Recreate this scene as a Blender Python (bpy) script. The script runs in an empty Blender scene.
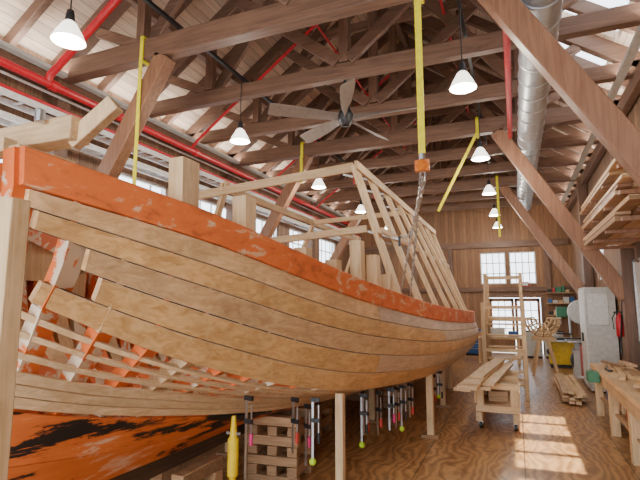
import bpy, bmesh, math, random
from mathutils import Vector, Matrix
random.seed(7)

# ------------------------------------------------------------------ materials
def new_mat(name):
    m = bpy.data.materials.new(name); m.use_nodes = True
    nt = m.node_tree
    return m, nt, nt.nodes.get('Principled BSDF')

def plain(name, col, rough=.5, metal=0., emit=None, es=0.):
    m, nt, b = new_mat(name)
    n = nt.nodes.new('ShaderNodeTexNoise'); n.inputs['Scale'].default_value = 14
    n.inputs['Detail'].default_value = 4
    tc = nt.nodes.new('ShaderNodeTexCoord'); nt.links.new(tc.outputs['Object'], n.inputs['Vector'])
    r = nt.nodes.new('ShaderNodeValToRGB')
    r.color_ramp.elements[0].position = .3; r.color_ramp.elements[1].position = .7
    r.color_ramp.elements[0].color = (*[c*.85 for c in col], 1)
    r.color_ramp.elements[1].color = (*[min(1, c*1.08) for c in col], 1)
    nt.links.new(n.outputs['Fac'], r.inputs['Fac'])
    nt.links.new(r.outputs['Color'], b.inputs['Base Color'])
    b.inputs['Roughness'].default_value = rough
    b.inputs['Metallic'].default_value = metal
    if emit:
        b.inputs['Emission Color'].default_value = (*emit, 1)
        b.inputs['Emission Strength'].default_value = es
    return m

def wood(name, light, dark, axis='Y', rough=.55, scale=1., island=.25, seams=None, knots=0., sat=0., stain=0.):
    m, nt, b = new_mat(name); L = nt.links.new
    tc = nt.nodes.new('ShaderNodeTexCoord'); geo = nt.nodes.new('ShaderNodeNewGeometry')
    mp = nt.nodes.new('ShaderNodeMapping')
    s = {'X': (.7, 9, 9), 'Y': (9, .7, 9), 'Z': (9, 9, .7)}[axis]
    mp.inputs['Scale'].default_value = [v*scale for v in s]
    ad = nt.nodes.new('ShaderNodeVectorMath'); ad.operation = 'ADD'
    ml = nt.nodes.new('ShaderNodeMath'); ml.operation = 'MULTIPLY'; ml.inputs[1].default_value = 37.
    L(geo.outputs['Random Per Island'], ml.inputs[0])
    L(tc.outputs['Object'], mp.inputs['Vector']); L(mp.outputs[0], ad.inputs[0]); L(ml.outputs[0], ad.inputs[1])
    n = nt.nodes.new('ShaderNodeTexNoise'); n.inputs['Scale'].default_value = 2.2
    n.inputs['Detail'].default_value = 7; n.inputs['Roughness'].default_value = .62; n.inputs['Distortion'].default_value = 1.2
    L(ad.outputs[0], n.inputs['Vector'])
    r = nt.nodes.new('ShaderNodeValToRGB')
    r.color_ramp.elements[0].position = .32; r.color_ramp.elements[1].position = .62
    r.color_ramp.elements[0].color = (*dark, 1); r.color_ramp.elements[1].color = (*light, 1)
    L(n.outputs['Fac'], r.inputs['Fac'])
    hsv = nt.nodes.new('ShaderNodeHueSaturation')
    mr = nt.nodes.new('ShaderNodeMapRange'); mr.inputs['To Min'].default_value = 1-island; mr.inputs['To Max'].default_value = 1+island
    L(geo.outputs['Random Per Island'], mr.inputs['Value']); L(mr.outputs[0], hsv.inputs['Value'])
    if sat:
        w2 = nt.nodes.new('ShaderNodeTexWhiteNoise'); w2.noise_dimensions = '1D'; L(ml.outputs[0], w2.inputs['W'])
        ms = nt.nodes.new('ShaderNodeMapRange'); ms.inputs['To Min'].default_value = 1-sat; ms.inputs['To Max'].default_value = 1+sat*.3
        L(w2.outputs['Value'], ms.inputs['Value']); L(ms.outputs[0], hsv.inputs['Saturation'])
    L(r.outputs['Color'], hsv.inputs['Color'])
    out = hsv.outputs['Color']
    if stain:
        n2 = nt.nodes.new('ShaderNodeTexNoise'); n2.inputs['Scale'].default_value = 1.6; n2.inputs['Detail'].default_value = 5; n2.inputs['Roughness'].default_value = .7
        a2 = nt.nodes.new('ShaderNodeVectorMath'); a2.operation = 'ADD'; L(tc.outputs['Object'], a2.inputs[0]); L(ml.outputs[0], a2.inputs[1]); L(a2.outputs[0], n2.inputs['Vector'])
        sr = nt.nodes.new('ShaderNodeMapRange'); sr.inputs['From Min'].default_value = .38; sr.inputs['From Max'].default_value = .62
        sr.inputs['To Min'].default_value = 1-stain; sr.inputs['To Max'].default_value = 1.06; L(n2.outputs['Fac'], sr.inputs['Value'])
        hs = nt.nodes.new('ShaderNodeHueSaturation'); L(sr.outputs[0], hs.inputs['Value']); L(out, hs.inputs['Color']); out = hs.outputs['Color']
    if knots:
        for ks, r0, r1, kc in ((knots, .02, .055, .45), (knots*4.2, .04, .075, .7)):
            v = nt.nodes.new('ShaderNodeTexVoronoi'); v.inputs['Scale'].default_value = ks
            mk = nt.nodes.new('ShaderNodeMapping'); mk.inputs['Scale'].default_value = (1, .55, 1)
            L(tc.outputs['Object'], mk.inputs['Vector']); L(mk.outputs[0], v.inputs['Vector'])
            kr = nt.nodes.new('ShaderNodeMapRange'); kr.inputs['From Min'].default_value = r0; kr.inputs['From Max'].default_value = r1
            kr.inputs['To Min'].default_value = .75; kr.inputs['To Max'].default_value = 0
            L(v.outputs['Distance'], kr.inputs['Value'])
            mx = nt.nodes.new('ShaderNodeMix'); mx.data_type = 'RGBA'
            L(kr.outputs[0], mx.inputs['Factor']); L(out, mx.inputs['A']); mx.inputs['B'].default_value = (*[c*kc for c in dark], 1)
            out = mx.outputs['Result']
    if seams:
        ax, w = seams
        sp = nt.nodes.new('ShaderNodeSeparateXYZ'); L(tc.outputs['Object'], sp.inputs[0])
        dv = nt.nodes.new('ShaderNodeMath'); dv.operation = 'DIVIDE'; dv.inputs[1].default_value = w
        L(sp.outputs[ax], dv.inputs[0])
        fl = nt.nodes.new('ShaderNodeMath'); fl.operation = 'FLOOR'; L(dv.outputs[0], fl.inputs[0])
        wn = nt.nodes.new('ShaderNodeTexWhiteNoise'); wn.noise_dimensions = '1D'; L(fl.outputs[0], wn.inputs['W'])
        fr = nt.nodes.new('ShaderNodeMath'); fr.operation = 'FRACT'; L(dv.outputs[0], fr.inputs[0])
        gt = nt.nodes.new('ShaderNodeMath'); gt.operation = 'GREATER_THAN'; gt.inputs[1].default_value = .06; L(fr.outputs[0], gt.inputs[0])
        m2 = nt.nodes.new('ShaderNodeMapRange'); m2.inputs['To Min'].default_value = .75; m2.inputs['To Max'].default_value = 1.12
        L(wn.outputs['Value'], m2.inputs['Value'])
        mm = nt.nodes.new('ShaderNodeMath'); mm.operation = 'MULTIPLY'
        g2 = nt.nodes.new('ShaderNodeMapRange'); g2.inputs['To Min'].default_value = .4; L(gt.outputs[0], g2.inputs['Value'])
        L(m2.outputs[0], mm.inputs[0]); L(g2.outputs[0], mm.inputs[1])
        h2 = nt.nodes.new('ShaderNodeHueSaturation'); L(mm.outputs[0], h2.inputs['Value']); L(out, h2.inputs['Color'])
        out = h2.outputs['Color']
    L(out, b.inputs['Base Color'])
    b.inputs['Roughness'].default_value = rough
    bp = nt.nodes.new('ShaderNodeBump'); bp.inputs['Strength'].default_value = .12; bp.inputs['Distance'].default_value = .01
    L(n.outputs['Fac'], bp.inputs['Height']); L(bp.outputs[0], b.inputs['Normal'])
    return m

def patchy(name, stops, scale, stretch=(1, 1, 1), rough=.6, detail=6, nr=.6):
    m, nt, b = new_mat(name); L = nt.links.new
    tc = nt.nodes.new('ShaderNodeTexCoord'); mp = nt.nodes.new('ShaderNodeMapping'); mp.inputs['Scale'].default_value = stretch
    n = nt.nodes.new('ShaderNodeTexNoise'); n.inputs['Scale'].default_value = scale; n.inputs['Detail'].default_value = detail
    n.inputs['Roughness'].default_value = nr; n.inputs['Distortion'].default_value = .5
    L(tc.outputs['Object'], mp.inputs[0]); L(mp.outputs[0], n.inputs['Vector'])
    r = nt.nodes.new('ShaderNodeValToRGB'); e = r.color_ramp.elements
    e[0].position = stops[0][0]; e[0].color = (*stops[0][1], 1); e[1].position = stops[-1][0]; e[1].color = (*stops[-1][1], 1)
    for p, c in stops[1:-1]: k = e.new(p); k.color = (*c, 1)
    L(n.outputs['Fac'], r.inputs['Fac']); L(r.outputs[0], b.inputs['Base Color'])
    b.inputs['Roughness'].default_value = rough
    return m

M = {}
M['plank'] = wood('new_hull_planking', (.73, .465, .235), (.50, .275, .115), 'Y', .42, .8, .17, knots=1.7, sat=.3, stain=.2)
M['pale'] = wood('fresh_pine', (.76, .55, .32), (.58, .37, .18), 'Z', .6, 1., .18, stain=.12)
M['paleY'] = wood('fresh_pine_long', (.75, .53, .31), (.55, .35, .17), 'Y', .6, 1., .2, stain=.12)
M['paleX'] = wood('fresh_pine_cross', (.76, .55, .32), (.58, .37, .18), 'X', .6, 1., .18, stain=.12)
M['seam'] = plain('dark_seam_compound', (.06, .03, .015), .8)
M['orange'] = patchy('orange_primer_paint', [(.36, (.40, .09, .025)), (.44, (.62, .13, .025)), (.57, (.67, .15, .03)), (.605, (.62, .32, .17)), (.68, (.64, .45, .30))], 5.5, (1, .8, 1.6), .6, 8, .65)
M['orangew'] = patchy('orange_primer_worn', [(.53, (.74, .16, .03)), (.56, (.74, .60, .44))], 3., (1, 1, 1), .6)
M['garboard'] = patchy('old_orange_and_tar', [(.40, (.012, .010, .009)), (.465, (.015, .011, .009)), (.475, (.30, .07, .02)), (.49, (.62, .14, .025)), (.60, (.70, .18, .035)), (.66, (.74, .46, .30))], 2.0, (1, .45, 2.6), .6, 10, .72)
M['beam'] = wood('dark_truss_timber', (.22, .12, .075), (.12, .062, .04), 'X', .5, .8, .25)
M['beamZ'] = wood('dark_post_timber', (.22, .12, .075), (.12, .062, .04), 'Z', .5, .8, .2)
M['brace'] = wood('brace_timber', (.34, .17, .092), (.22, .10, .052), 'Z', .5, .8, .2)
M['rafter'] = wood('rafter_timber', (.19, .105, .068), (.115, .06, .038), 'X', .6, .8, .2)
M['ceil'] = wood('ceiling_boards', (.68, .53, .41), (.50, .37, .27), 'Y', .7, 1., 0, seams=(0, .13))
M['wall'] = wood('wall_boards', (.36, .185, .09), (.24, .115, .055), 'Z', .6, 1., 0, seams=(0, .15))
M['wallY'] = wood('side_wall_boards', (.34, .20, .12), (.22, .12, .07), 'Z', .6, 1., 0, seams=(1, .15))
M['red'] = plain('sprinkler_red', (.60, .015, .03), .35)
M['yellow'] = plain('yellow_webbing', (.85, .75, .01), .7)
M['yellowp'] = plain('yellow_paint', (.88, .62, .01), .4)
M['steel'] = plain('steel', (.55, .56, .58), .35, .9)
M['galv'] = plain('galvanised_duct', (.50, .53, .57), .4, .6)
M['white'] = plain('white_enamel', (.80, .80, .78), .4)
M['cab'] = plain('cabinet_grey', (.60, .60, .57), .5)
M['black'] = plain('black_iron', (.02, .02, .022), .45)
M['fan'] = plain('fan_blade_grey', (.25, .20, .165), .5)
M['glow'] = plain('lamp_glass', (.9, .88, .82), .3, 0, (1, .93, .8), 3)
M['bulb'] = plain('bulb', (1, 1, 1), .3, 0, (1, .93, .8), 40)
M['lime'] = plain('lime_tennis_ball', (.50, .80, .03), .8)
M['pink'] = plain('magenta_handle', (.65, .03, .18), .4)
M['darkred'] = plain('clamp_red', (.5, .03, .02), .4)
M['orangeh'] = plain('hoist_orange', (.75, .20, .02), .4)
M['blue'] = plain('blue_paint', (.03, .12, .35), .5)
M['green'] = plain('green_paint', (.05, .22, .12), .5)
M['crib'] = wood('cribbing_timber', (.46, .28, .15), (.30, .17, .085), 'X', .7, 1., .35)
M['old'] = wood('weathered_keel', (.10, .055, .03), (.05, .028, .016), 'Y', .7, 1., .2)

def floor_mat():
    m, nt, b = new_mat('varnished_plywood_floor'); L = nt.links.new
    tc = nt.nodes.new('ShaderNodeTexCoord'); mp = nt.nodes.new('ShaderNodeMapping'); mp.inputs['Scale'].default_value = (1.7, .9, 1)
    L(tc.outputs['Object'], mp.inputs[0])
    n = nt.nodes.new('ShaderNodeTexNoise'); n.inputs['Scale'].default_value = 1.6; n.inputs['Detail'].default_value = 9
    n.inputs['Roughness'].default_value = .75; n.inputs['Distortion'].default_value = 1.2
    L(mp.outputs[0], n.inputs['Vector'])
    w = nt.nodes.new('ShaderNodeTexWave'); w.inputs['Scale'].default_value = 1.5; w.inputs['Distortion'].default_value = 22
    w.inputs['Detail'].default_value = 3; w.inputs['Detail Scale'].default_value = .8; L(mp.outputs[0], w.inputs['Vector'])
    mx = nt.nodes.new('ShaderNodeMix'); mx.data_type = 'FLOAT'; mx.inputs['Factor'].default_value = .25
    L(n.outputs['Fac'], mx.inputs['A']); L(w.outputs['Fac'], mx.inputs['B'])
    r = nt.nodes.new('ShaderNodeValToRGB'); e = r.color_ramp.elements
    e[0].position = .3; e[1].position = .68; e[0].color = (.22, .10, .035, 1); e[1].color = (.54, .30, .125, 1)
    L(mx.outputs['Result'], r.inputs['Fac'])
    br = nt.nodes.new('ShaderNodeTexBrick'); br.inputs['Scale'].default_value = 1.
    br.inputs['Brick Width'].default_value = 2.4; br.inputs['Row Height'].default_value = 1.2; br.inputs['Mortar Size'].default_value = .008
    br.inputs['Color1'].default_value = (.85, .85, .85, 1); br.inputs['Color2'].default_value = (1.12, 1.12, 1.12, 1); br.inputs['Mortar'].default_value = (.3, .3, .3, 1)
    rot = nt.nodes.new('ShaderNodeMapping'); rot.inputs['Rotation'].default_value = (0, 0, math.pi/2)
    L(tc.outputs['Object'], rot.inputs[0]); L(rot.outputs[0], br.inputs['Vector'])
    mu = nt.nodes.new('ShaderNodeMix'); mu.data_type = 'RGBA'; mu.blend_type = 'MULTIPLY'; mu.inputs['Factor'].default_value = 1
    L(r.outputs[0], mu.inputs['A']); L(br.outputs['Color'], mu.inputs['B']); L(mu.outputs['Result'], b.inputs['Base Color'])
    rr = nt.nodes.new('ShaderNodeMapRange'); rr.inputs['To Min'].default_value = .2; rr.inputs['To Max'].default_value = .5
    L(n.outputs['Fac'], rr.inputs['Value']); L(rr.outputs[0], b.inputs['Roughness'])
    return m
M['floor'] = floor_mat()

# ------------------------------------------------------------------ mesh builder
class MB:
    def __init__(s, name): s.name = name; s.v = []; s.f = []; s.m = []; s.mats = []
    def mi(s, k):
        if k not in s.mats: s.mats.append(k)
        return s.mats.index(k)
    def add(s, vs, fs, k):
        o = len(s.v); s.v += [tuple(v) for v in vs]; i = s.mi(k)
        for f in fs: s.f.append([o+a for a in f]); s.m.append(i)
    def box(s, c, sz, k, R=None):
        c = Vector(c); vs = []
        for x in (-.5, .5):
            for y in (-.5, .5):
                for z in (-.5, .5):
                    p = Vector((x*sz[0], y*sz[1], z*sz[2]))
                    if R is not None: p = R @ p
                    vs.append(c+p)
        s.add(vs, [(0, 1, 3, 2), (4, 6, 7, 5), (0, 4, 5, 1), (2, 3, 7, 6), (0, 2, 6, 4), (1, 5, 7, 3)], k)
    def bb(s, a, b, k):
        s.box([(a[i]+b[i])/2 for i in range(3)], [abs(b[i]-a[i]) for i in range(3)], k)
    def beam(s, p, q, w, h, k, up=(0, 0, 1)):
        p = Vector(p); q = Vector(q); d = (q-p); l = d.length; d.normalize(); u = Vector(up)
        r = d.cross(u)
        if r.length < 1e-4: r = d.cross(Vector((0, 1, 0)))
        r.normalize(); u = r.cross(d)
        R = Matrix((r, d, u)).transposed()
        s.box((p+q)/2, (w, l, h), k, R)
    def sweep(s, rings, k, cap=True, close=True):
        n = len(rings[0]); vs = [p for r in rings for p in r]; fs = []
        for i in range(len(rings)-1):
            for j in range(n if close else n-1):
                a = i*n+j; b = i*n+(j+1) % n
                fs.append((a, b, b+n, a+n))
        if cap: fs.append(tuple(range(n-1, -1, -1))); fs.append(tuple((len(rings)-1)*n+j for j in range(n)))
        s.add(vs, fs, k)
    def tube(s, pts, r, k, seg=10):
        pts = [Vector(p) for p in pts]; rings = []
        for i, p in enumerate(pts):
            d = (pts[min(i+1, len(pts)-1)]-pts[max(i-1, 0)]).normalized()
            a = d.cross(Vector((0, 0, 1)))
            if a.length < .05: a = d.cross(Vector((0, 1, 0)))
            a.normalize(); b = a.cross(d)
            rings.append([p+a*r*math.cos(2*math.pi*j/seg)+b*r*math.sin(2*math.pi*j/seg) for j in range(seg)])
        s.sweep(rings, k)
    def lathe(s, c, prof, k, seg=20, cap=False):
        c = Vector(c)
        s.sweep([[c+Vector((r*math.cos(2*math.pi*j/seg), r*math.sin(2*math.pi*j/seg), z)) for j in range(seg)] for r, z in prof], k, cap)
    def ball(s, c, r, k, seg=14):
        s.lathe(c, [(max(1e-3, r*math.sin(math.pi*i/8)), -r*math.cos(math.pi*i/8)) for i in range(9)], k, seg, True)
    def done(s, bevel=0, loc=(0, 0, 0), smooth=30):
        me = bpy.data.meshes.new(s.name); me.from_pydata(s.v, [], s.f)
        for k in s.mats: me.materials.append(M[k])
        me.polygons.foreach_set('material_index', s.m)
        bm = bmesh.new(); bm.from_mesh(me); bmesh.ops.recalc_face_normals(bm, faces=bm.faces); bm.to_mesh(me); bm.free()
        me.polygons.foreach_set('use_smooth', [True]*len(me.polygons))
        me.set_sharp_from_angle(angle=math.radians(smooth)); me.update()
        o = bpy.data.objects.new(s.name, me); bpy.context.scene.collection.objects.link(o); o.location = loc
        if bevel:
            b = o.modifiers.new('bevel', 'BEVEL'); b.width = bevel; b.segments = 2; b.limit_method = 'ANGLE'; b.angle_limit = math.radians(50)
        return o
def dup(o, loc, rz=0):
    n = bpy.data.objects.new(o.name, o.data); bpy.context.scene.collection.objects.link(n); n.location = loc; n.rotation_euler[2] = rz
    return n

# ------------------------------------------------------------------ room
XL, XR, XC, YF, YB = -6.9, 2.1, -2.4, 20.6, -3.0
ZR, SL = 9.2, .72
def zroof(x): return ZR-SL*abs(x-XC)
EV = zroof(XL)
b = MB('floor'); b.bb((XL-.2, YB, -.1), (XR+.2, YF+.2, 0), 'floor'); b.done()
b = MB('ceiling')
def panel(xa, xb, ya, yb):
    za, zb = zroof(xa), zroof(xb)
    b.add([(xa, ya, za), (xa, yb, za), (xb, yb, zb), (xb, ya, zb), (xa, ya, za+.15), (xa, yb, za+.15), (xb, yb, zb+.15), (xb, ya, zb+.15)],
          [(0, 1, 2, 3), (4, 5, 6, 7), (0, 1, 5, 4), (2, 3, 7, 6), (1, 2, 6, 5), (0, 3, 7, 4)], 'ceil')
panel(XC, XL-.25, YB, YF+.2)
# unseen openings added in the right-hand slope to throw sun patches on the floor
SUN_HOLES = [(5.4, 6.7), (7.1, 8.4), (8.8, 10.1)]
SX = (.75, 1.75)
panel(XC, SX[0], YB, YF+.2); panel(SX[1], XR+.25, YB, YF+.2)
yy = YB
for a, c in SUN_HOLES: panel(SX[0], SX[1], yy, a); yy = c
panel(SX[0], SX[1], yy, YF+.2)
b.done()

def side_wall(name, x0, x1, holes, mat):
    b = MB(name); ys = YB
    for (a, c, z0, z1) in holes:
        b.bb((x0, ys, 0), (x1, a, EV), mat)
        b.bb((x0, a, 0), (x1, c, z0), mat); b.bb((x0, a, z1), (x1, c, EV), mat); ys = c
    b.bb((x0, ys, 0), (x1, YF+.2, EV), mat)
    b.done()
LH = [(1.0+2.6*i, 2.8+2.6*i, 3.1, 4.5) for i in range(7)]
RH = [(13.6, 14.8, 2.6, 4.0), (16.4, 17.8, 2.6, 4.0)]
side_wall('wall_left', XL-.2, XL, LH, 'wallY')
side_wall('wall_right', XR, XR+.2, RH, 'wallY')
b = MB('wall_back')
y0, y1 = YB-.2, YB
b.bb((XL-.2, y0, 0), (-5.4, y1, EV), 'wall'); b.bb((1.0, y0, 0), (XR+.2, y1, EV), 'wall'); b.bb((-5.4, y0, 4.6), (1.0, y1, EV), 'wall')
b.add([(XL, y0, EV), (XR, y0, EV), (XC, y0, ZR), (XL, y1, EV), (XR, y1, EV), (XC, y1, ZR)], [(0, 1, 2), (3, 4, 5), (0, 1, 4, 3), (1, 2, 5, 4), (2, 0, 3, 5)], 'wall')
b.done()
def window(axis, pos, a, c, z0, z1, nx, nz, name):
    b = MB(name)
    def P(t, z, d=0): return (pos+d, t, z) if axis == 'x' else (t, pos+d, z)
    for t in (a, c): b.beam(P(t, z0), P(t, z1), .09, .07, 'white')
    for z in (z0, z1): b.beam(P(a-.05, z), P(c+.05, z), .09, .09, 'white')
    for i in range(1, nx):
        t = a+(c-a)*i/nx; b.beam(P(t, z0), P(t, z1), .035, .035, 'white')
    for i in range(1, nz):
        z = z0+(z1-z0)*i/nz; b.beam(P(a, z), P(c, z), .035, .035, 'white')
    b.done()
k = 1
for h in LH: window('x', XL-.1, *h[:2], h[2], h[3], 4, 3, 'window_%d' % k); k += 1
for h in RH: window('x', XR+.1, *h[:2], h[2], h[3], 3, 2, 'window_%d' % k); k += 1
b = MB('wall_far')
y0, y1 = YF, YF+.2
WX = [(-1.3, -.32), (-.18, .80)]
DX = (-1.05, .9); DZ = 2.2; WZ = (2.75, 4.05)
b.bb((XL, y0, 0), (DX[0], y1, WZ[0]), 'wall'); b.bb((DX[1], y0, 0), (XR, y1, WZ[0]), 'wall')
b.bb((DX[0], y0, DZ), (DX[1], y1, WZ[0]), 'wall')
b.bb((XL, y0, WZ[0]), (WX[0][0], y1, WZ[1]), 'wall'); b.bb((WX[0][1], y0, WZ[0]), (WX[1][0], y1, WZ[1]), 'wall'); b.bb((WX[1][1], y0, WZ[0]), (XR, y1, WZ[1]), 'wall')
b.bb((XL, y0, WZ[1]), (XR, y1, EV), 'wall')
b.add([(XL, y0, EV), (XR, y0, EV), (XC, y0, ZR), (XL, y1, EV), (XR, y1, EV), (XC, y1, ZR)], [(0, 1, 2), (3, 4, 5), (0, 1, 4, 3), (1, 2, 5, 4), (2, 0, 3, 5)], 'wall')
b.done()
for w in WX: window('y', YF+.1, w[0], w[1], WZ[0], WZ[1], 4, 3, 'window_%d' % k); k += 1
for i, (a, c) in enumerate([(DX[0]+.03, -.09), (-.06, DX[1]-.03)]):
    b = MB('door_%d' % (i+1)); y = YF+.1
    b.bb((a, y-.03, .02), (c, y+.03, .6), 'wall')
    b.bb((a, y-.03, .6), (a+.1, y+.03, DZ-.03), 'wall'); b.bb((c-.1, y-.03, .6), (c, y+.03, DZ-.03), 'wall'); b.bb((a, y-.03, DZ-.15), (c, y+.03, DZ-.03), 'wall')
    for j in range(1, 3): t = a+.1+(c-a-.2)*j/3; b.bb((t-.015, y-.02, .6), (t+.015, y+.02, DZ-.15), 'white')
    for j in range(1, 4): z = .6+(DZ-.75)*j/4; b.bb((a+.1, y-.02, z-.015), (c-.1, y+.02, z+.015), 'white')
    b.done()
b = MB('trim_1')
b.bb((DX[0]-.12, YF-.03, 0), (DX[0], YF, DZ), 'beamZ'); b.bb((DX[1], YF-.03, 0), (DX[1]+.12, YF, DZ), 'beamZ'); b.bb((DX[0]-.12, YF-.03, DZ), (DX[1]+.12, YF, DZ+.15), 'beam')
b.done()
b = MB('trim_2')
b.bb((XL+.1, YF-.12, 4.25), (XR-.1, YF, 4.5), 'beam'); b.bb((XL+.1, YF-.12, 2.45), (XR-.1, YF, 2.62), 'beam')
for x in (-5.5, -4, -2.5, 1.2): b.bb((x-.1, YF-.12, 2.62), (x+.1, YF, 4.25), 'beamZ')
b.done()
b = MB('ground_outside'); b.bb((-12, YF+.3, -.2), (8, 45, -.1), 'cab'); b.done()

# ------------------------------------------------------------------ roof structure
TY = [5.15, 6.87, 8.58, 10.3, 12.0, 13.7, 15.45, 17.2, 18.9]
def truss(y, main):
    b = MB('roof_truss')
    w = .2 if main else .15
    b.beam((XL+.02, y, 5.75), (XR-.02, y, 5.75), w, .32 if main else .26, 'beam')
    for s in (-1, 1):
        xe = XC+s*4.48
        b.beam((xe, y, zroof(xe)-.16), (XC, y, ZR-.16), w, .26, 'rafter')
        xv = XC+s*2.65
        b.beam((xv, y, 5.9), (xv, y, zroof(xv)-.28), .14, .16, 'beamZ', (0, 1, 0))
        b.beam((XC+s*2.6, y+.09, 5.9), (XC+s*.75, y+.09, zroof(XC+s*.75)-.3), .08, .2, 'beam')
        b.beam((XC+s*.1, y-.09, 5.9), (XC+s*2.0, y-.09, zroof(XC+s*2.0)-.3), .08, .2, 'beam')
        b.beam((XC+s*2.75, y, 5.9), (XC+s*3.6, y, zroof(XC+s*3.6)-.3), .1, .16, 'beam')
    b.beam((XC, y, 5.9), (XC, y, ZR-.28), .16, .18, 'beamZ', (0, 1, 0))
    b.beam((XC-1.7, y+.16, 7.7), (XC+1.7, y+.16, 7.7), .07, .2, 'beam')
    b.done(.012)
for i, y in enumerate(TY): truss(y, i % 3 == 0)
b = MB('roof_rafters')
y = -1.7
while y < YF:
    if all(abs(y-t) > .3 for t in TY):
        for s in (-1, 1):
            xe = XC+s*4.48
            b.beam((xe, y, zroof(xe)-.1), (XC, y, ZR-.1), .1, .2, 'rafter')
    y += .86
b.beam((XC, YB, ZR-.18), (XC, YF, ZR-.18), .12, .34, 'rafter')
for s in (-1, 1):
    for d in (1.5, 3.0):
        x = XC+s*d; b.beam((x, YB, zroof(x)-.26), (x, YF, zroof(x)-.26), .14, .14, 'rafter')
    x = XC+s*4.40; b.beam((x, YB, 5.55), (x, YF, 5.55), .14, .25, 'rafter')
b.done(.01)
for y in (0., 5.15, 10.3, 15.45):
    for s in (-1, 1):
        b = MB('timber_post_and_brace')
        xp = XC+s*4.36
        b.bb((xp-.12, y-.12, 0), (xp+.12, y+.12, 5.58), 'beamZ')
        if y > 0: b.beam((XC+s*2.2, y, 5.60), (XC+s*4.3, y, 2.1), .2, .26, 'brace', (0, 0, 1))
        b.done(.012)

# lamps
b = MB('lighting_rail')
for x in (-.5, -4.3): b.beam((x, 2.5, 5.95), (x, 20, 5.95), .05, .05, 'black')
b.done()
b = MB('pendant_lamp')
b.tube([(0, 0, .34), (0, 0, 1.14)], .008, 'black', 6)
b.lathe((0, 0, 0), [(.001, .36), (.035, .355), (.045, .30), (.05, .235), (.045, .22)], 'black')
b.lathe((0, 0, 0), [(.045, .23), (.075, .20), (.10, .15), (.135, .09), (.165, .02), (.172, 0), (.166, 0), (.13, .085), (.095, .145), (.07, .19), (.04, .22)], 'glow')
b.ball((0, 0, .08), .055, 'bulb')
LP = [(-4.3, 3.32), (-4.3, 6.74), (-4.3, 10.3), (-4.3, 13.7), (-4.3, 17.2), (-.5, 6.1), (-.5, 9.4), (-.5, 12.6), (-.5, 15.9), (-.5, 18.6)]
lamp = b.done(loc=(*LP[0], 4.78))
for i, (x, y) in enumerate(LP):
    if i: dup(lamp, (x, y, 4.78))
    l = bpy.data.lights.new('pendant_light', 'POINT'); l.energy = 80; l.color = (1, .91, .78); l.shadow_soft_size = .1
    o = bpy.data.objects.new('pendant_light', l); o.location = (x, y, 4.70); bpy.context.scene.collection.objects.link(o)

# fan
b = MB('ceiling_fan')
b.tube([(0, 0, .1), (0, 0, .64)], .03, 'black')
b.lathe((0, 0, 0), [(.001, -.14), (.07, -.13), (.12, -.05), (.13, .05), (.08, .14), (.06, .3), (.001, .31)], 'black')
for i in range(5):
    a = 2*math.pi*i/5+.05; R = Matrix.Rotation(a, 3, 'Z')
    ring = []
    for r, w in ((.12, .05), (.3, .07), (.5, .15), (.85, .20), (1.15, .22), (1.25, .18)):
        ring.append([R @ Vector((r, yy, zz)) for yy, zz in ((-w/2, -.05), (w/2, .05), (w/2, .062), (-w/2, -.038))])
    b.sweep(ring, 'fan')
b.done(loc=(XC, 6.87, 4.96))

# duct & pipes
b = MB('spiral_duct')
DXp, DZp = .42, 5.29
rings = []
y = -2.
while y < 17.5:
    for dy, r in ((0, .22), (.10, .22), (.11, .232), (.14, .232), (.15, .22)):
        rings.append([(DXp+r*math.cos(2*math.pi*j/24), y+dy, DZp+r*math.sin(2*math.pi*j/24)) for j in range(24)])
    y += .5
b.sweep(rings, 'galv')
for y in (6.87, 8.58, 12., 13.7): b.box((DXp, y, 5.56), (.03, .04, .12), 'steel')
b.done()
b = MB('sprinkler_pipe')
b.tube([(-6.2, -2, 5.2), (-6.2, 20, 5.2)], .06, 'red')
b.tube([(-6.35, -2, 4.95), (-6.35, 20, 4.95)], .025, 'red')
b.tube([(-6.2, 4.5, 5.2), (-6.15, 4.5, 5.32), (-6.0, 4.5, 5.42), (-4.7, 4.5, 6.35), (-2.7, 4.5, 7.8)], .055, 'red')
for y in (7.8, 11.2, 14.6): b.tube([(-6.2, y, 5.2), (-6.0, y, 5.4), (-4.7, y, 6.35), (-2.7, y, 7.8)], .03, 'red')
for y in (4.6, 5.9, 8, 12): b.tube([(-6.2, y-.06, 5.2), (-6.2, y+.06, 5.2)], .08, 'red')
b.tube([(-3.4, 3.5, 7.5), (-3.4, 19, 7.5)], .025, 'red'); b.tube([(-1.0, 3.5, 7.5), (-1.0, 19, 7.5)], .025, 'red')
b.tube([(.06, 5.4, 5.35), (.06, 10.0, 5.35)], .045, 'red'); b.tube([(.06, 5.9, 5.35), (.06, 5.9, 5.6)], .03, 'red')
b.done()
b = MB('cable_tray')
for z, x0, x1 in ((4.85, -6.60, -6.3), (4.55, -6.6, -6.35)):
    for x in (x0, x1): b.beam((x, -2, z), (x, 20, z), .03, .09, 'white')
    y = -2
    while y < 20: b.beam((x0, y, z), (x1, y, z), .03, .02, 'white'); y += .3
b.tube([(-6.5, -2, 5.38), (-6.5, 20, 5.38)], .03, 'white')
b.tube([(-6.58, -2, 5.25), (-6.58, 20, 5.25)], .02, 'white')
b.done()

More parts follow.
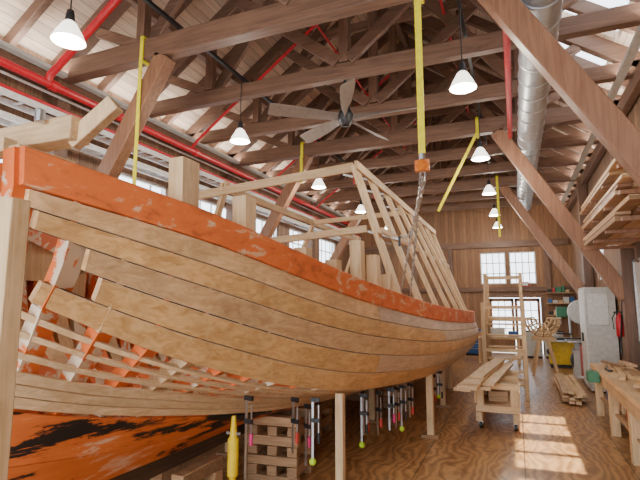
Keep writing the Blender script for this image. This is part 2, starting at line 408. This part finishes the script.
# ------------------------------------------------------------------ boat
CX = -3.1
YS = [1.4, 1.75, 2.4, 3.0, 4.0, 5.0, 7.0, 9.0, 11., 13., 15., 16.2]
T = {
 'L0x': [-2.76, -2.63, -2.36, -2.12, -1.79, -1.55, -1.2, -1.0, -.95, -1.12, -1.6, -2.1],
 'L0z': [2.97, 2.90, 2.78, 2.66, 2.42, 2.23, 1.99, 1.87, 1.80, 1.79, 1.80, 1.82],
 'L3x': [-3.0, -2.86, -2.53, -2.28, -1.98, -1.68, -1.33, -1.13, -1.08, -1.28, -1.85, -2.4],
 'L3z': [2.35, 2.15, 1.80, 1.55, 1.26, 1.08, .95, .94, .98, 1.03, 1.1, 1.15],
 'L4x': [-3.08, -2.97, -2.76, -2.60, -2.42, -2.24, -2.0, -1.8, -1.8, -2.0, -2.4, -2.8],
 'L4z': [1.78, 1.68, 1.47, 1.33, 1.12, .97, .80, .76, .78, .8, .9, .98],
 'L5x': [-3.1, -3.02, -2.86, -2.72, -2.55, -2.40, -2.2, -2.05, -2.05, -2.2, -2.6, -2.95],
 'L5z': [1.52, 1.44, 1.27, 1.14, .97, .85, .72, .68, .68, .70, .75, .85],
 'L6x': [-3.1, -3.08, -3.03, -3.0, -2.98, -2.97, -2.96, -2.96, -2.96, -2.97, -3., -3.02],
 'L6z': [.66]*8+[.62]*4,
}
def ip(tab, y):
    xs = YS; n = len(xs); y = min(max(y, xs[0]), xs[-1])
    i = 0
    while i < n-2 and y > xs[i+1]: i += 1
    def tan(j):
        a = max(j-1, 0); c = min(j+1, n-1); return (tab[c]-tab[a])/(xs[c]-xs[a])
    h = xs[i+1]-xs[i]; t = (y-xs[i])/h
    return ((2*t**3-3*t*t+1)*tab[i]+(t**3-2*t*t+t)*h*tan(i)+(-2*t**3+3*t*t)*tab[i+1]+(t**3-t*t)*h*tan(i+1))
def L(n, y): return Vector((ip(T['L%dx' % n], y), y, ip(T['L%dz' % n], y)))
OH = .235
def sheerlow(y):
    p = L(0, y); return Vector((p.x+.02, y, p.z-OH))
def skin(y, s):
    a = sheerlow(y); c = L(3, y); p = a.lerp(c, s); bul = .06+.10*min(1, max(0, (y-2)/5))
    p.x += bul*4*s*(1-s)*(.8+.4*s); return p
def lower(y, s):
    if s < .5: return L(3, y).lerp(L(4, y), s/.5)
    if s < .75: return L(4, y).lerp(L(5, y), (s-.5)/.25)
    return L(5, y).lerp(L(6, y), (s-.75)/.25)
def mir(p): return Vector((2*CX-p.x, p.y, p.z))
def strip(b, fn, s0, s1, ya, yb, th, mat, both=True, ch=.010, base=0.0, step=.2, gap=0., rows=1):
    n = max(2, int((yb-ya)/step)); rings = []
    for i in range(n+1):
        y = ya+(yb-ya)*i/n; P = [fn(y, s0+(s1-s0)*j/rows) for j in range(rows+1)]
        NN = []
        for j in range(rows+1):
            t = fn(y, s0+(s1-s0)*(j/rows)+.02)-fn(y, s0+(s1-s0)*(j/rows)-.02) if rows > 1 else P[-1]-P[0]
            t.y = 0; t.normalize(); N = Vector((-t.z, 0, t.x))
            if N.x < 0: N = -N
            NN.append(N)
        t0 = (P[-1]-P[0]); t0.y = 0; t0.normalize()
        P[0] = P[0]+t0*gap; P[-1] = P[-1]-t0*gap
        r = [P[0]+NN[0]*(base+th-ch*.8), P[0]+t0*ch+NN[0]*(base+th)]
        for j in range(1, rows): r.append(P[j]+NN[j]*(base+th))
        r += [P[-1]-t0*ch+NN[-1]*(base+th), P[-1]+NN[-1]*(base+th-ch*.8), P[-1]+NN[-1]*base, P[0]+NN[0]*base]
        rings.append(r)
    b.sweep(rings, mat)
    if both: b.sweep([[mir(p) for p in r] for r in rings], mat)
BE = 16.0
b = MB('wooden_boat_hull')
strip(b, lambda y, s: L(0, y).lerp(sheerlow(y), s), 0, 1, 1.76, 7.6, .055, 'orange', gap=.003)
strip(b, lambda y, s: L(0, y).lerp(sheerlow(y), s), 0, 1, 7.606, BE, .055, 'orange', gap=.003)
cuts = [0, .19, .385, .59, .80, 1.0]
starts = [1.80, 1.86, 2.14, 2.24, 1.98]
for i in range(5):
    ya = starts[i]; seg = [ya, 5.2+1.1*((i*2) % 3), 10.4+.9*((i+1) % 3), BE]
    strip(b, skin, cuts[i], cuts[i+1], ya+.02, BE, .012, 'seam', ch=.001)
    for j in range(3): strip(b, skin, cuts[i], cuts[i+1], seg[j]+(.006 if j else 0), seg[j+1], .036, 'plank', ch=.004, gap=.004, rows=3)
for s, w in ((.09, .05), (.22, .045), (.36, .05)): strip(b, lower, s, s+w, 1.45, BE, .03, 'paleY', ch=.004)
for s in (.50, .585, .67): strip(b, lower, s, s+.078, 1.45, BE, .035, 'paleY', ch=.006)
strip(b, lower, .76, .88, 1.45, BE, .035, 'garboard', ch=.004, gap=.002); strip(b, lower, .88, 1.0, 1.45, BE, .035, 'garboard', ch=.004, gap=.002)
b.bb((CX-.12, 1.45, .50), (CX+.12, 15.9, .72), 'old'); b.bb((CX-.09, 1.45, .72), (CX+.09, 15.9, .9), 'old')
def rib(b, y, top, mats, w=.1, dpt=.1):
    p = L(0, y)
    up = [p, sheerlow(y)]+[skin(y, s) for s in (.2, .4, .6, .8, 1.0)]
    lo = [L(3, y)]+[lower(y, s) for s in (.25, .5, .75, 1.0)]
    for path, mt in ((up, mats[0]), (lo, mats[1])):
        rg = []
        for i, q in enumerate(path):
            t = path[min(i+1, len(path)-1)]-path[max(i-1, 0)]; t.normalize(); N = Vector((-t.z, 0, t.x))
            if N.x < 0: N = -N
            q = q-N*.004
            rg.append([q+Vector((0, -w/2, 0)), q+Vector((0, w/2, 0)), q-N*dpt+Vector((0, w/2, 0)), q-N*dpt+Vector((0, -w/2, 0))])
        b.sweep(rg, mt); b.sweep([[mir(v) for v in r] for r in rg], mt)
y = 1.5; i = 0
while y < BE:
    rib(b, y, 0, ('orangew' if i % 3 else 'pale', 'orangew' if i % 5 else 'pale'), .14); y += .3; i += 1
for y, h, w in ((2.86, .40, .2), (3.42, .34, .17), (4.15, .14, .15), (4.65, .16, .15), (5.15, .5, .16), (5.55, .42, .16), (5.9, .25, .12)):
    p = L(0, y)
    for f in (lambda v: v, mir):
        b.beam(f(Vector((p.x-.13, y, p.z-.5))), f(Vector((p.x-.15, y, p.z+h))), w, .13, 'pale', (1, 0, 0))
y = 2.5
while y < 15.5:
    p = L(0, y); b.beam((p.x-.1, y, p.z-.12), (2*CX-p.x+.1, y, p.z-.12), .12, .12, 'paleX'); y += .9
strip(b, lambda y, s: L(0, y)+Vector((-.26, 0, -.05-.18*s)), 0, 1, 1.6, BE, .04, 'orangew')
yt = 15.98
P = [L(0, yt), skin(yt, .5), L(3, yt), L(4, yt), L(5, yt), L(6, yt)]
P = P+[mir(p) for p in reversed(P)]
b.sweep([P, [p+Vector((0, .06, 0)) for p in P]], 'plank')
b.done(smooth=25)

# cabin framing above the deck
b = MB('deckhouse_frame')
RX, RZ = -2.03, 3.92
ys = [6.2, 7.05, 7.95, 8.85, 9.8, 10.8, 11.9, 13.0]
for i, y in enumerate(ys):
    p = L(0, y+.0); w = .26 if i < 2 else .2
    b.beam(Vector((p.x-.06, y, p.z-.15)), Vector((RX, y, RZ)), w, .06, 'pale', (1, 0, 0))
    if i in (0, 4, 7):
        b.beam(mir(Vector((p.x-.06, y, p.z-.15))), mir(Vector((RX, y, RZ))), .12, .06, 'pale', (1, 0, 0))
b.beam((RX, 6.14, RZ-.02), (2*CX-RX-.6, 6.14, RZ-.2), .05, .13, 'paleX')
b.beam((RX, 9.75, RZ-.02), (2*CX-RX, 9.75, RZ-.1), .05, .1, 'paleX')
b.beam((RX+.05, 6.1, RZ), (RX+.05, 13.1, RZ), .05, .12, 'paleY')
b.beam((RX+.40, 6.1, RZ-.95), (RX+.40, 13.1, RZ-.95), .03, .08, 'paleY')
b.beam(mir(Vector((RX+.05, 6.1, RZ-.1))), mir(Vector((RX+.05, 13.1, RZ-.1))), .05, .12, 'paleY')
b.beam((RX+.2, 6.1, 3.0), (2*CX-RX, 6.1, 2.85), .05, .1, 'paleX')
b.done(.005)

b = MB('strongback_timber')
b.beam((-5.2, 2.66, 3.42), (-3.22, 2.66, 3.40), .2, .2, 'paleX')
b.beam((-5.0, 2.35, 3.22), (-3.6, 2.35, 3.22), .12, .12, 'paleX')
b.beam((-3.32, 2.66, 3.3), (-2.95, 2.75, 3.62), .1, .14, 'pale')
b.bb((-3.55, 2.3, 2.75), (-3.42, 2.8, 3.2), 'pale'); b.bb((-4.9, 2.3, 2.75), (-4.77, 2.8, 3.2), 'pale')
b.tube([(-3.5, 2.5, 3.45), (-3.5, 2.5, 3.56)], .04, 'steel')
b.done(.01)

b = MB('shoring_post')
b.bb((-2.40, 1.52, 0), (-2.28, 1.62, 2.52), 'pale')
b.bb((-2.42, 1.47, 1.40), (-2.26, 1.52, 1.55), 'pale')
b.bb((-2.6, 1.4, 0), (-2.1, 1.75, .05), 'crib')
b.done(.006)
for x, y, z, w in ((-1.76, 4.8, 1.06, .085), (-1.28, 7.45, .93, .10), (-1.4, 9.6, .9, .09), (-1.5, 11.5, .92, .09), (-2.35, 8.0, .74, .09), (-3.6, 5.6, .7, .12)):
    b = MB('shoring_post'); b.bb((x-w/2, y-w/2, 0), (x+w/2, y+w/2, z), 'pale')
    b.bb((x-w*1.3, y-w, 0), (x+w*1.3, y+w, .04), 'crib'); b.done(.005)

def crib(x, y, n, s=.6, t=.11, rz=0):
    b = MB('timber_cribbing')
    for i in range(n):
        for j in (-1, 0, 1) if i % 2 else (-1, 1):
            if i % 2: b.box((j*(s/2-t*.6), 0, t*(i+.5)), (t*1.1, s, t*.96), 'crib')
            else: b.box((0, j*(s/2-t*.6), t*(i+.5)), (s, t*1.1, t*.96), 'crib')
    o = b.done(.008, (x, y, 0)); o.rotation_euler[2] = rz
crib(-2.62, 5.15, 7, .6, .105, .1); crib(-3.1, 3.9, 4, .62, .12); crib(-3.1, 7.0, 4, .6, .12); crib(-3.1, 9.8, 4, .6, .12); crib(-3.1, 13, 4, .6, .12); crib(-2.2, 9.3, 6, .5, .11)

def clamp(x, y, zt, ln, kind):
    b = MB('bar_clamp')
    b.box((0, 0, -ln/2), (.022, .012, ln), 'steel')
    b.box((.025, 0, 0), (.09, .03, .04), 'black')
    b.box((.025, 0, -.2), (.09, .03, .04), 'black')
    b.tube([(.06, 0, -.05), (.06, 0, -.34)], .008, 'steel', 6)
    hk = {'l': 'lime', 'p': 'pink', 'r': 'darkred'}[kind]
    if kind == 'l': b.ball((0, 0, -ln), .036, 'lime'); b.tube([(.06, 0, -.32), (.06, 0, -.42)], .016, 'black')
    else: b.tube([(.06, 0, -.30), (.06, 0, -.40)], .017, hk)
    o = b.done(loc=(x, y, zt)); o.rotation_euler[2] = random.uniform(-.6, .6)
for y, off, ln, kd in ((3.8, .25, .75, 'p'), (4.3, .18, .5, 'r'), (4.55, .16, .6, 'l'), (4.7, .35, .6, 'p'), (5.4, .12, .55, 'l'), (5.6, .2, .45, 'r'), (5.8, .12, .5, 'r'), (6.1, .1, .5, 'p'), (6.3, .1, .5, 'r'), (6.5, .1, .55, 'l'),
                       (6.8, .1, .45, 'r'), (7.9, .1, .4, 'r'), (8.3, .1, .4, 'l')):
    p = L(3, y); clamp(p.x-off, y, p.z-.06-off*.4, ln, kd)
b = MB('yellow_jack_stand')
b.lathe((-2.42, 3.8, 0), [(.001, 0), (.14, 0), (.14, .02), (.03, .05), (.03, .45), (.05, .47), (.05, .78), (.035, .80), (.02, .98), (.001, .98)], 'yellowp', 16)
b.box((-2.42, 3.8, .83), (.14, .02, .02), 'steel')
b.done()
for x, y, z in ((-2.1, 7.3, 4.0), (-2.1, 8.5, 4.0), (-1.5, 6.6, 2.9), (-2.1, 10.2, 4.0)):
    b = MB('bar_clamp'); b.beam((x, y, z), (x-.5, y, z+.15), .012, .03, 'steel'); b.box((x, y, z-.03), (.03, .04, .14), 'black'); b.box((x-.3, y, z+.03), (.03, .04, .14), 'darkred')
    b.tube([(x-.3, y, z-.02), (x-.12, y, z-.06)], .012, 'steel', 6); b.done()

def strap(pts, w=.06, loop=None, name='lifting_strap'):
    b = MB(name)
    for i in range(len(pts)-1): b.beam(pts[i], pts[i+1], w, .012, 'yellow', (0, 1, 0))
    if loop:
        x, y = loop
        b.bb((x-w/2, y-.13, 5.56), (x+w/2, y-.11, 5.93), 'yellow'); b.bb((x-w/2, y+.11, 5.56), (x+w/2, y+.13, 5.93), 'yellow')
        b.bb((x-w/2, y-.13, 5.92), (x+w/2, y+.13, 5.94), 'yellow'); b.bb((x-w/2, y-.13, 5.55), (x+w/2, y+.13, 5.57), 'yellow')
    return b
strap([(-4.95, 5.02, 5.6), (-4.95, 5.02, 5.2), (-4.95, 5.02, 3.2)], loop=(-4.95, 5.15)).done()
strap([(-.87, 5.02, 5.6), (-.87, 5.02, 3.62)], .075, loop=(-.87, 5.15)).done()
strap([(-.58, 10.15, 5.6), (-1.45, 10.15, 3.95)], .06, loop=(-.58, 10.3)).done()
strap([(-.36, 15.3, 5.6), (-.36, 15.3, 4.0)], .07, loop=(-.36, 15.45)).done()
strap([(-4.7, 10.15, 5.6), (-4.7, 10.15, 4.9)], .07, loop=(-4.7, 10.3)).done()
b = MB('chain_hoist')
hx, hy = -.87, 5.02
b.tube([(hx, hy, 3.615), (hx, hy, 3.55)], .035, 'steel')
b.lathe((hx, hy, 3.48), [(.001, -.07), (.05, -.06), (.085, 0), (.05, .06), (.001, .07)], 'orangeh'); b.box((hx, hy, 3.48), (.15, .07, .12), 'orangeh')
b.tube([(hx+.03*math.cos(a), hy, 3.38+.04*math.sin(a)) for a in [i*.5 for i in range(-1, 10)]], .01, 'steel', 6)
def chain(b, p, q, sag=0.):
    p = Vector(p); q = Vector(q); n = int((q-p).length/.055)
    for i in range(n):
        a = p.lerp(q, i/n); c = p.lerp(q, (i+1.25)/n)
        for v, t in ((a, i/n), (c, (i+1.25)/n)): v.z -= sag*4*t*(1-t)
        wd = (.03, .010) if i % 2 else (.010, .03)
        b.beam(a, c, wd[0], wd[1], 'steel')
chain(b, (hx, hy, 3.36), (-1.36, 6.0, 2.15)); chain(b, (hx+.03, hy, 3.36), (-1.55, 6.9, 3.0), .25); chain(b, (hx-.02, hy, 3.4), (-1.3, 6.3, 2.12), .05)
b.done()

# ------------------------------------------------------------------ right side & floor objects
b = MB('workbench')
b.bb((1.2, 5.4, .82), (1.80, 10.1, .90), 'paleY'); b.bb((1.22, 5.4, .66), (1.28, 10.1, .82), 'paleY')
for y in (5.5, 7.2, 8.6, 10.):
    for x in (1.3, 1.72): b.bb((x-.06, y-.06, 0), (x+.06, y+.06, .82), 'pale')
    b.bb((1.3, y-.03, .2), (1.72, y+.03, .3), 'paleX')
b.bb((1.3, 5.5, .30), (1.75, 10.0, .33), 'crib')
b.box((1.12, 9.2, .78), (.16, .3, .16), 'green'); b.tube([(1.0, 9.2, .75), (.9, 9.2, .75)], .02, 'steel')
b.done(.006)
b = MB('workbench')
b.bb((1.15, 3.2, .78), (1.80, 4.95, .86), 'paleY')
for y in (3.3, 4.85):
    for x in (1.22, 1.72): b.bb((x-.06, y-.06, 0), (x+.06, y+.06, .78), 'pale')
b.beam((1.22, 4.8, .1), (1.22, 3.6, .78), .04, .1, 'paleY')
b.done(.006)
cols = ['blue', 'white', 'crib', 'green', 'cab', 'darkred', 'paleY', 'black']
for i in range(9):
    y = 5.85+i*.47+random.uniform(-.04, .04); hgt = random.uniform(.12, .28); kx = cols[i % 8]
    b = MB('storage_box'); x = 1.52; z0 = .335; w, d = random.uniform(.2, .3), random.uniform(.2, .34)
    b.bb((x-w/2, y-d/2, z0), (x+w/2, y+d/2, z0+hgt), kx); b.bb((x-w/2-.01, y-d/2-.01, z0+hgt), (x+w/2+.01, y+d/2+.01, z0+hgt+.025), 'cab' if kx != 'cab' else 'black'); b.done(.006)
b = MB('wood_offcuts')
for i in range(16):
    y = random.uniform(5.8, 9.8); x = random.uniform(1.35, 1.65); a = random.uniform(-.4, .4)
    b.box((x, y, .90+.022+.041*(i % 3)), (random.uniform(.06, .12), random.uniform(.3, .9), .038), random.choice(('paleY', 'crib', 'plank')), Matrix.Rotation(a, 3, 'Z'))
b.done(.004)
b = MB('hand_plane'); b.bb((1.3, 8.9, .90), (1.37, 9.2, .93), 'black'); b.bb((1.32, 8.95, .93), (1.35, 9.0, 1.01), 'crib'); b.ball((1.335, 9.15, .96), .025, 'crib'); b.beam((1.335, 9.02, .93), (1.335, 9.07, 1.0), .05, .01, 'steel'); b.done()

b = MB('lumber_pile')
for i in range(14):
    x = .82+.11*(i % 4)+random.uniform(-.02, .02); z = .06+.055*(i//4)
    b.beam((x, 10.8+random.uniform(-.2, .3), z), (x+random.uniform(-.05, .05), 13.8+random.uniform(-.5, .3), z), .1, .05, random.choice(('paleY', 'crib', 'plank')))
for y in (11.2, 13.2): b.bb((.72, y-.04, 0), (1.3, y+.04, .034), 'crib')
b.done(.004)
b = MB('bandsaw')
q = -.6
b.bb((1.35, 15.0+q, 0), (1.95, 15.5+q, .75), 'cab'); b.bb((1.2, 14.85+q, .95), (1.85, 15.6+q, .99), 'steel'); b.bb((1.75, 15.1+q, .75), (1.95, 15.4+q, 1.75), 'cab'); b.bb((1.4, 15.15+q, .75), (1.7, 15.35+q, .95), 'cab')
for z in (1.75, .45): b.tube([(1.62, 15.12+q, z), (1.62, 15.42+q, z)], .33, 'cab' if z > 1 else 'black', 22)
b.bb((1.34, 15.24+q, .99), (1.355, 15.26+q, 1.6), 'steel'); b.done(.008)
b = MB('drill_press')
b.bb((1.4, 18.6, 0), (1.9, 19.0, .06), 'black'); b.tube([(1.72, 18.8, .06), (1.72, 18.8, 1.7)], .05, 'steel'); b.bb((1.25, 18.62, .9), (1.75, 18.98, .94), 'black'); b.bb((1.3, 18.65, 1.5), (1.9, 18.95, 1.85), 'green'); b.tube([(1.42, 18.8, 1.5), (1.42, 18.8, 1.25)], .03, 'steel'); b.done(.006)

b = MB('lumber_rack')
LV = (3.0, 3.32, 3.64)
for y in (6.4, 7.5, 8.6, 9.7):
    b.bb((1.98, y-.05, 2.7), (2.09, y+.05, 4.2), 'beamZ')
    for z in LV: b.bb((1.2, y-.04, z-.05), (2.0, y+.04, z), 'brace')
for z in LV:
    for x in (1.27, 1.45, 1.63, 1.81):
        zz = z
        for k2 in range(random.choice((2, 3, 3))):
            ya = random.uniform(5.9, 6.9); yb = random.uniform(9.3, 10.05); t = random.choice((.04, .055, .07))
            b.bb((x-.08+random.uniform(-.015, .01), ya, zz), (x+.08, yb, zz+t), random.choice(('brace', 'crib', 'paleY', 'crib', 'plank'))); zz += t+.002
b.done(.004)
b = MB('rolled_tarp')
b.tube([(1.75, 5.4, 4.35), (1.75, 6.7, 4.35)], .09, 'green', 14)
for y in (5.6, 6.5): b.bb((1.55, y-.03, 4.20), (2.09, y+.03, 4.255), 'brace')
b.done()

b = MB('whiteboard'); b.bb((2.02, 8.7, 1.3), (2.06, 10.1, 2.75), 'white')
for z in (1.3, 2.75): b.bb((2.0, 8.68, z-.02), (2.07, 10.12, z+.02), 'steel')
for y in (8.7, 10.1): b.bb((2.0, y-.02, 1.3), (2.07, y+.02, 2.75), 'steel')
b.done()
b = MB('tall_cabinet'); b.bb((1.45, 12.3, .05), (2.05, 13.3, 2.35), 'cab'); b.bb((1.43, 12.33, .12), (1.45, 12.78, 2.3), 'white'); b.bb((1.43, 12.82, .12), (1.45, 13.27, 2.3), 'white')
b.bb((1.40, 12.74, 1.1), (1.43, 12.76, 1.3), 'black'); b.bb((1.40, 12.84, 1.1), (1.43, 12.86, 1.3), 'black'); b.bb((1.5, 12.35, 0), (2.0, 13.25, .05), 'black'); b.bb((1.5, 12.28, 1.5), (1.9, 12.3, 2.2), 'white')
b.done(.008)
def ext(x, y, z):
    b = MB('fire_extinguisher'); b.lathe((x, y, z), [(.001, 0), (.07, 0), (.075, .03), (.075, .36), (.05, .43), (.02, .46), (.02, .5), (.001, .5)], 'red', 16, True)
    b.box((x-.03, y, z+.5), (.14, .03, .03), 'black'); b.tube([(x-.07, y, z+.48), (x-.13, y, z+.38), (x-.11, y, z+.15)], .012, 'black', 6); b.bb((x+.06, y-.04, z+.1), (2.1, y+.04, z+.4), 'black'); b.done()
ext(1.98, 11.6, 1.3)
b = MB('coiled_hose')
b.tube([(2.0, 11.1+.2*math.cos(a), 1.9+.3*math.sin(a)) for a in [i*.3 for i in range(64)]], .02, 'black', 6)
b.tube([(2.0, 11.3, 1.9), (1.95, 11.4, 1.3), (1.9, 11.2, .95)], .02, 'black', 6); b.done()
b = MB('hanging_tools')
b.bb((2.05, 6.0, 1.3), (2.09, 8.1, 2.5), 'crib')
for i in range(16):
    y = 6.1+i*.125; z = 2.3-.5*(i % 2); h = random.uniform(.2, .4)
    b.bb((2.0, y-.02, z-h), (2.05, y+.02, z), random.choice(('steel', 'black', 'darkred', 'blue', 'pale'))); b.bb((2.0, y-.045, z-h-.05), (2.04, y+.045, z-h), 'steel')
b.done()

# dolly with planks
b = MB('wooden_dolly')
for x in (-.64, -.08):
    b.bb((x-.05, 8.2, .12), (x+.05, 9.9, .26), 'paleY')
for y in (8.3, 9.1, 9.8):
    b.bb((-.69, y-.05, .26), (-.03, y+.05, .36), 'paleX'); b.bb((-.67, y-.06, .36), (-.56, y+.06, .62), 'pale'); b.bb((-.16, y-.06, .36), (-.05, y+.06, .62), 'pale')
    b.bb((-.69, y-.06, .62), (-.03, y+.06, .72), 'paleX')
b.bb((-.64, 8.25, .36), (-.08, 9.85, .39), 'crib')
b.bb((-.70, 8.2, .40), (-.67, 9.9, .58), 'paleY'); b.bb((-.05, 8.2, .40), (-.02, 9.9, .58), 'paleY')
b.bb((-.5, 8.5, .39), (-.2, 9.5, .55), 'crib')
for x in (-.62, -.1):
    for y in (8.3, 9.8): b.tube([(x-.025, y, .055), (x+.025, y, .055)], .055, 'black', 14); b.bb((x-.035, y-.03, .06), (x+.035, y+.03, .12), 'steel')
b.done(.006)
b = MB('plank_stack')
for i, (x0, x1, ya, yb, off) in enumerate(((-.93, -.66, 7.3, 10.3, 0), (-.65, -.40, 7.5, 10.5, 0), (-.86, -.56, 7.2, 10.4, .046), (-.54, -.35, 7.6, 10.3, .046), (-.78, -.52, 7.4, 10.2, .092), (-.72, -.5, 7.7, 10.2, .138))):
    xm = (x0+x1)/2; w = x1-x0; z = .742+off
    b.beam((xm, ya, z), (xm+.25, yb, z), w*.9, .042, 'paleY')
b.done(.004)

b = MB('wooden_scaffold_stair')
X0, X1, Y0, Y1 = -.68, .12, 10.9, 12.2
for x in (X0, X1):
    b.bb((x-.04, Y0-.04, 0), (x+.04, Y0+.04, 2.0), 'pale'); b.bb((x-.04, Y1-.04, 0), (x+.04, Y1+.04, 2.7), 'pale')
    b.beam((x, Y0, .1), (x, Y1, 1.6), .04, .12, 'paleY'); b.beam((x, Y0, 1.15), (x, Y1, 2.5), .04, .08, 'paleY')
    b.beam((x+.03, Y0, 1.6), (x+.03, Y1, .3), .03, .07, 'paleY')
for i in range(6):
    t = (i+.7)/6.2; y = Y0+(Y1-Y0)*t; z = .1+1.5*t; b.bb((X0, y-.12, z), (X1, y+.12, z+.03), 'paleX')
for z in (.4, 1.0, 1.9): b.beam((X0, Y0-.055, z), (X1, Y0-.055, z), .03, .07, 'paleX')
b.beam((X0, Y0-.085, .4), (X1, Y0-.085, 1.0), .025, .06, 'paleX')
for z in (1.6, 2.6): b.beam((X0, Y1+.05, z), (X1, Y1+.05, z), .04, .08, 'paleX')
b.bb((X0-.1, Y1+.05, 1.6), (X1+.05, Y1+.9, 1.65), 'paleX')
for x in (X0, X1): b.bb((x-.04, Y1+.8, 0), (x+.04, Y1+.88, 2.7), 'pale')
b.done(.004)

b = MB('table_saw')
b.bb((.9, 16.6, .1), (1.6, 17.5, .8), 'yellowp'); b.bb((.7, 16.4, .8), (1.85, 17.7, .86), 'steel'); b.bb((1.2, 16.9, .86), (1.22, 17.2, .95), 'steel'); b.bb((.9, 16.6, 0), (1.6, 17.5, .1), 'black'); b.bb((.7, 16.4, .86), (1.85, 16.46, .93), 'black')
b.tube([(.9, 16.55, .5), (.9, 16.5, .5)], .1, 'black', 16); b.done(.008)
b = MB('dinghy_frame')
dx = .66
for i in range(9):
    y = 14.2+i*.2; w = .42*math.sin(math.pi*(i+1)/10)+.05
    b.tube([(dx+w*math.cos(a), y, 1.55-w*1.1*math.sin(a)) for a in [math.pi*j/8 for j in range(9)]], .022, 'pale', 6)
for a in [math.pi*j/6 for j in range(7)]:
    b.tube([(dx+(.42*math.sin(math.pi*(i+1)/10)+.05)*math.cos(a), 14.2+i*.2, 1.55-(.42*math.sin(math.pi*(i+1)/10)+.05)*1.1*math.sin(a)) for i in range(9)], .02, 'pale', 6)
for y in (14.5, 15.5):
    for s in (-1, 1): b.beam((dx+s*.1, y, .98), (dx+s*.32, y, 0), .06, .06, 'pale')
    b.bb((dx-.3, y-.04, .96), (dx+.3, y+.04, 1.04), 'paleX')
b.done()
b = MB('assembly_table')
b.bb((-2.6, 16.9, .8), (.1, 18.0, .88), 'paleX')
for x in (-2.5, -1.2, 0):
    for y in (17., 17.9): b.bb((x-.05, y-.05, 0), (x+.05, y+.05, .8), 'pale')
b.bb((-.9, 17.1, .88), (-.4, 17.5, 1.15), 'cab'); b.bb((-.3, 17.1, .88), (0, 17.4, 1.05), 'blue'); b.bb((-1.6, 17.2, .88), (-1.1, 17.6, 1.0), 'crib')
b.done(.005)
for (x, y, k1) in ((.5, 19.3, 'cab'), (1.2, 19.4, 'white'), (-1.6, 19.4, 'blue'), (1.75, 13.7, 'darkred')):
    b = MB('tool_chest'); b.bb((x-.3, y-.25, .08), (x+.3, y+.25, .95), k1)
    for z in (.25, .45, .65, .8): b.bb((x-.27, y-.27, z), (x+.27, y-.25, z+.02), 'steel')
    b.bb((x-.28, y-.23, 0), (x+.28, y+.23, .08), 'black'); b.bb((x-.32, y-.27, .95), (x+.32, y+.27, .98), 'black'); b.done(.006)
b = MB('exit_sign'); b.bb((.15, YF-.18, 2.64), (.5, YF-.125, 2.82), 'darkred'); b.bb((.18, YF-.185, 2.67), (.47, YF-.18, 2.79), 'white'); b.done()
b = MB('wall_shelf')
for z in (1.5, 1.95, 2.35):
    b.bb((1.1, 20.2, z), (2.05, 20.55, z+.04), 'crib')
    x = 1.15
    while x < 1.9: w = random.uniform(.08, .2); h = random.uniform(.1, .28); b.bb((x, 20.25, z+.04), (x+w, 20.45, z+.04+h), random.choice(cols)); x += w+.03
b.done()
b = MB('storage_shelving')
for y in (5.5, 7, 8.5, 10):
    for x in (-6.5, -5.9): b.bb((x-.03, y-.03, 0), (x+.03, y+.03, 2.4), 'steel')
for z in (.2, .8, 1.4, 2.0):
    b.bb((-6.55, 5.45, z), (-5.85, 10.05, z+.03), 'crib')
    y = 5.6
    while y < 9.7:
        w = random.uniform(.2, .5); h = random.uniform(.15, .45); b.bb((-6.4, y, z+.03), (-6.0, y+w, z+.03+h), random.choice(cols)); y += w+random.uniform(.05, .3)
b.done()

# ------------------------------------------------------------------ lighting
w = bpy.data.worlds.new('World'); bpy.context.scene.world = w; w.use_nodes = True
bg = w.node_tree.nodes['Background']; bg.inputs['Color'].default_value = (.84, .92, 1, 1); bg.inputs['Strength'].default_value = 5
def area(name, loc, rot, sx, sy, e, col):
    l = bpy.data.lights.new(name, 'AREA'); l.shape = 'RECTANGLE'; l.size = sx; l.size_y = sy; l.energy = e; l.color = col
    o = bpy.data.objects.new(name, l); o.location = loc; o.rotation_euler = rot; bpy.context.scene.collection.objects.link(o)
area('daylight_from_open_doors', (-1.2, -2.9, 2.9), (math.radians(92), 0, 0), 6, 3.2, 240, (1, .97, .93))
for s in (-1, 1):  # added fill: upward strips and their troughs, put in to brighten the ceiling
    x = XC+s*4.15
    b = MB('added_fill_trough'); b.bb((x-.06, 0, 5.60), (x+.06, 20, 5.62), 'cab'); b.bb((x-.06, 0, 5.62), (x-.05, 20, 5.66), 'cab'); b.bb((x+.05, 0, 5.62), (x+.06, 20, 5.66), 'cab'); b.done()
    area('ceiling_fill', (x, 10, 5.64), (math.radians(180), math.radians(s*25), 0), .1, 20, 310, (1, .95, .88))
s = bpy.data.lights.new('sun', 'SUN'); s.energy = 14; s.angle = .015; s.color = (1, .90, .72)
o = bpy.data.objects.new('sun', s); bpy.context.scene.collection.objects.link(o)
o.rotation_euler = Vector((-.14, -.08, -1)).to_track_quat('-Z', 'Y').to_euler()

cam = bpy.data.cameras.new('camera'); cam.lens = 26.4; cam.sensor_width = 36; cam.clip_start = .05
o = bpy.data.objects.new('camera', cam); o.location = (0, 0, 2.0)
o.rotation_euler = (math.radians(97.6), 0, math.radians(22.5)); bpy.context.scene.collection.objects.link(o)
bpy.context.scene.camera = o
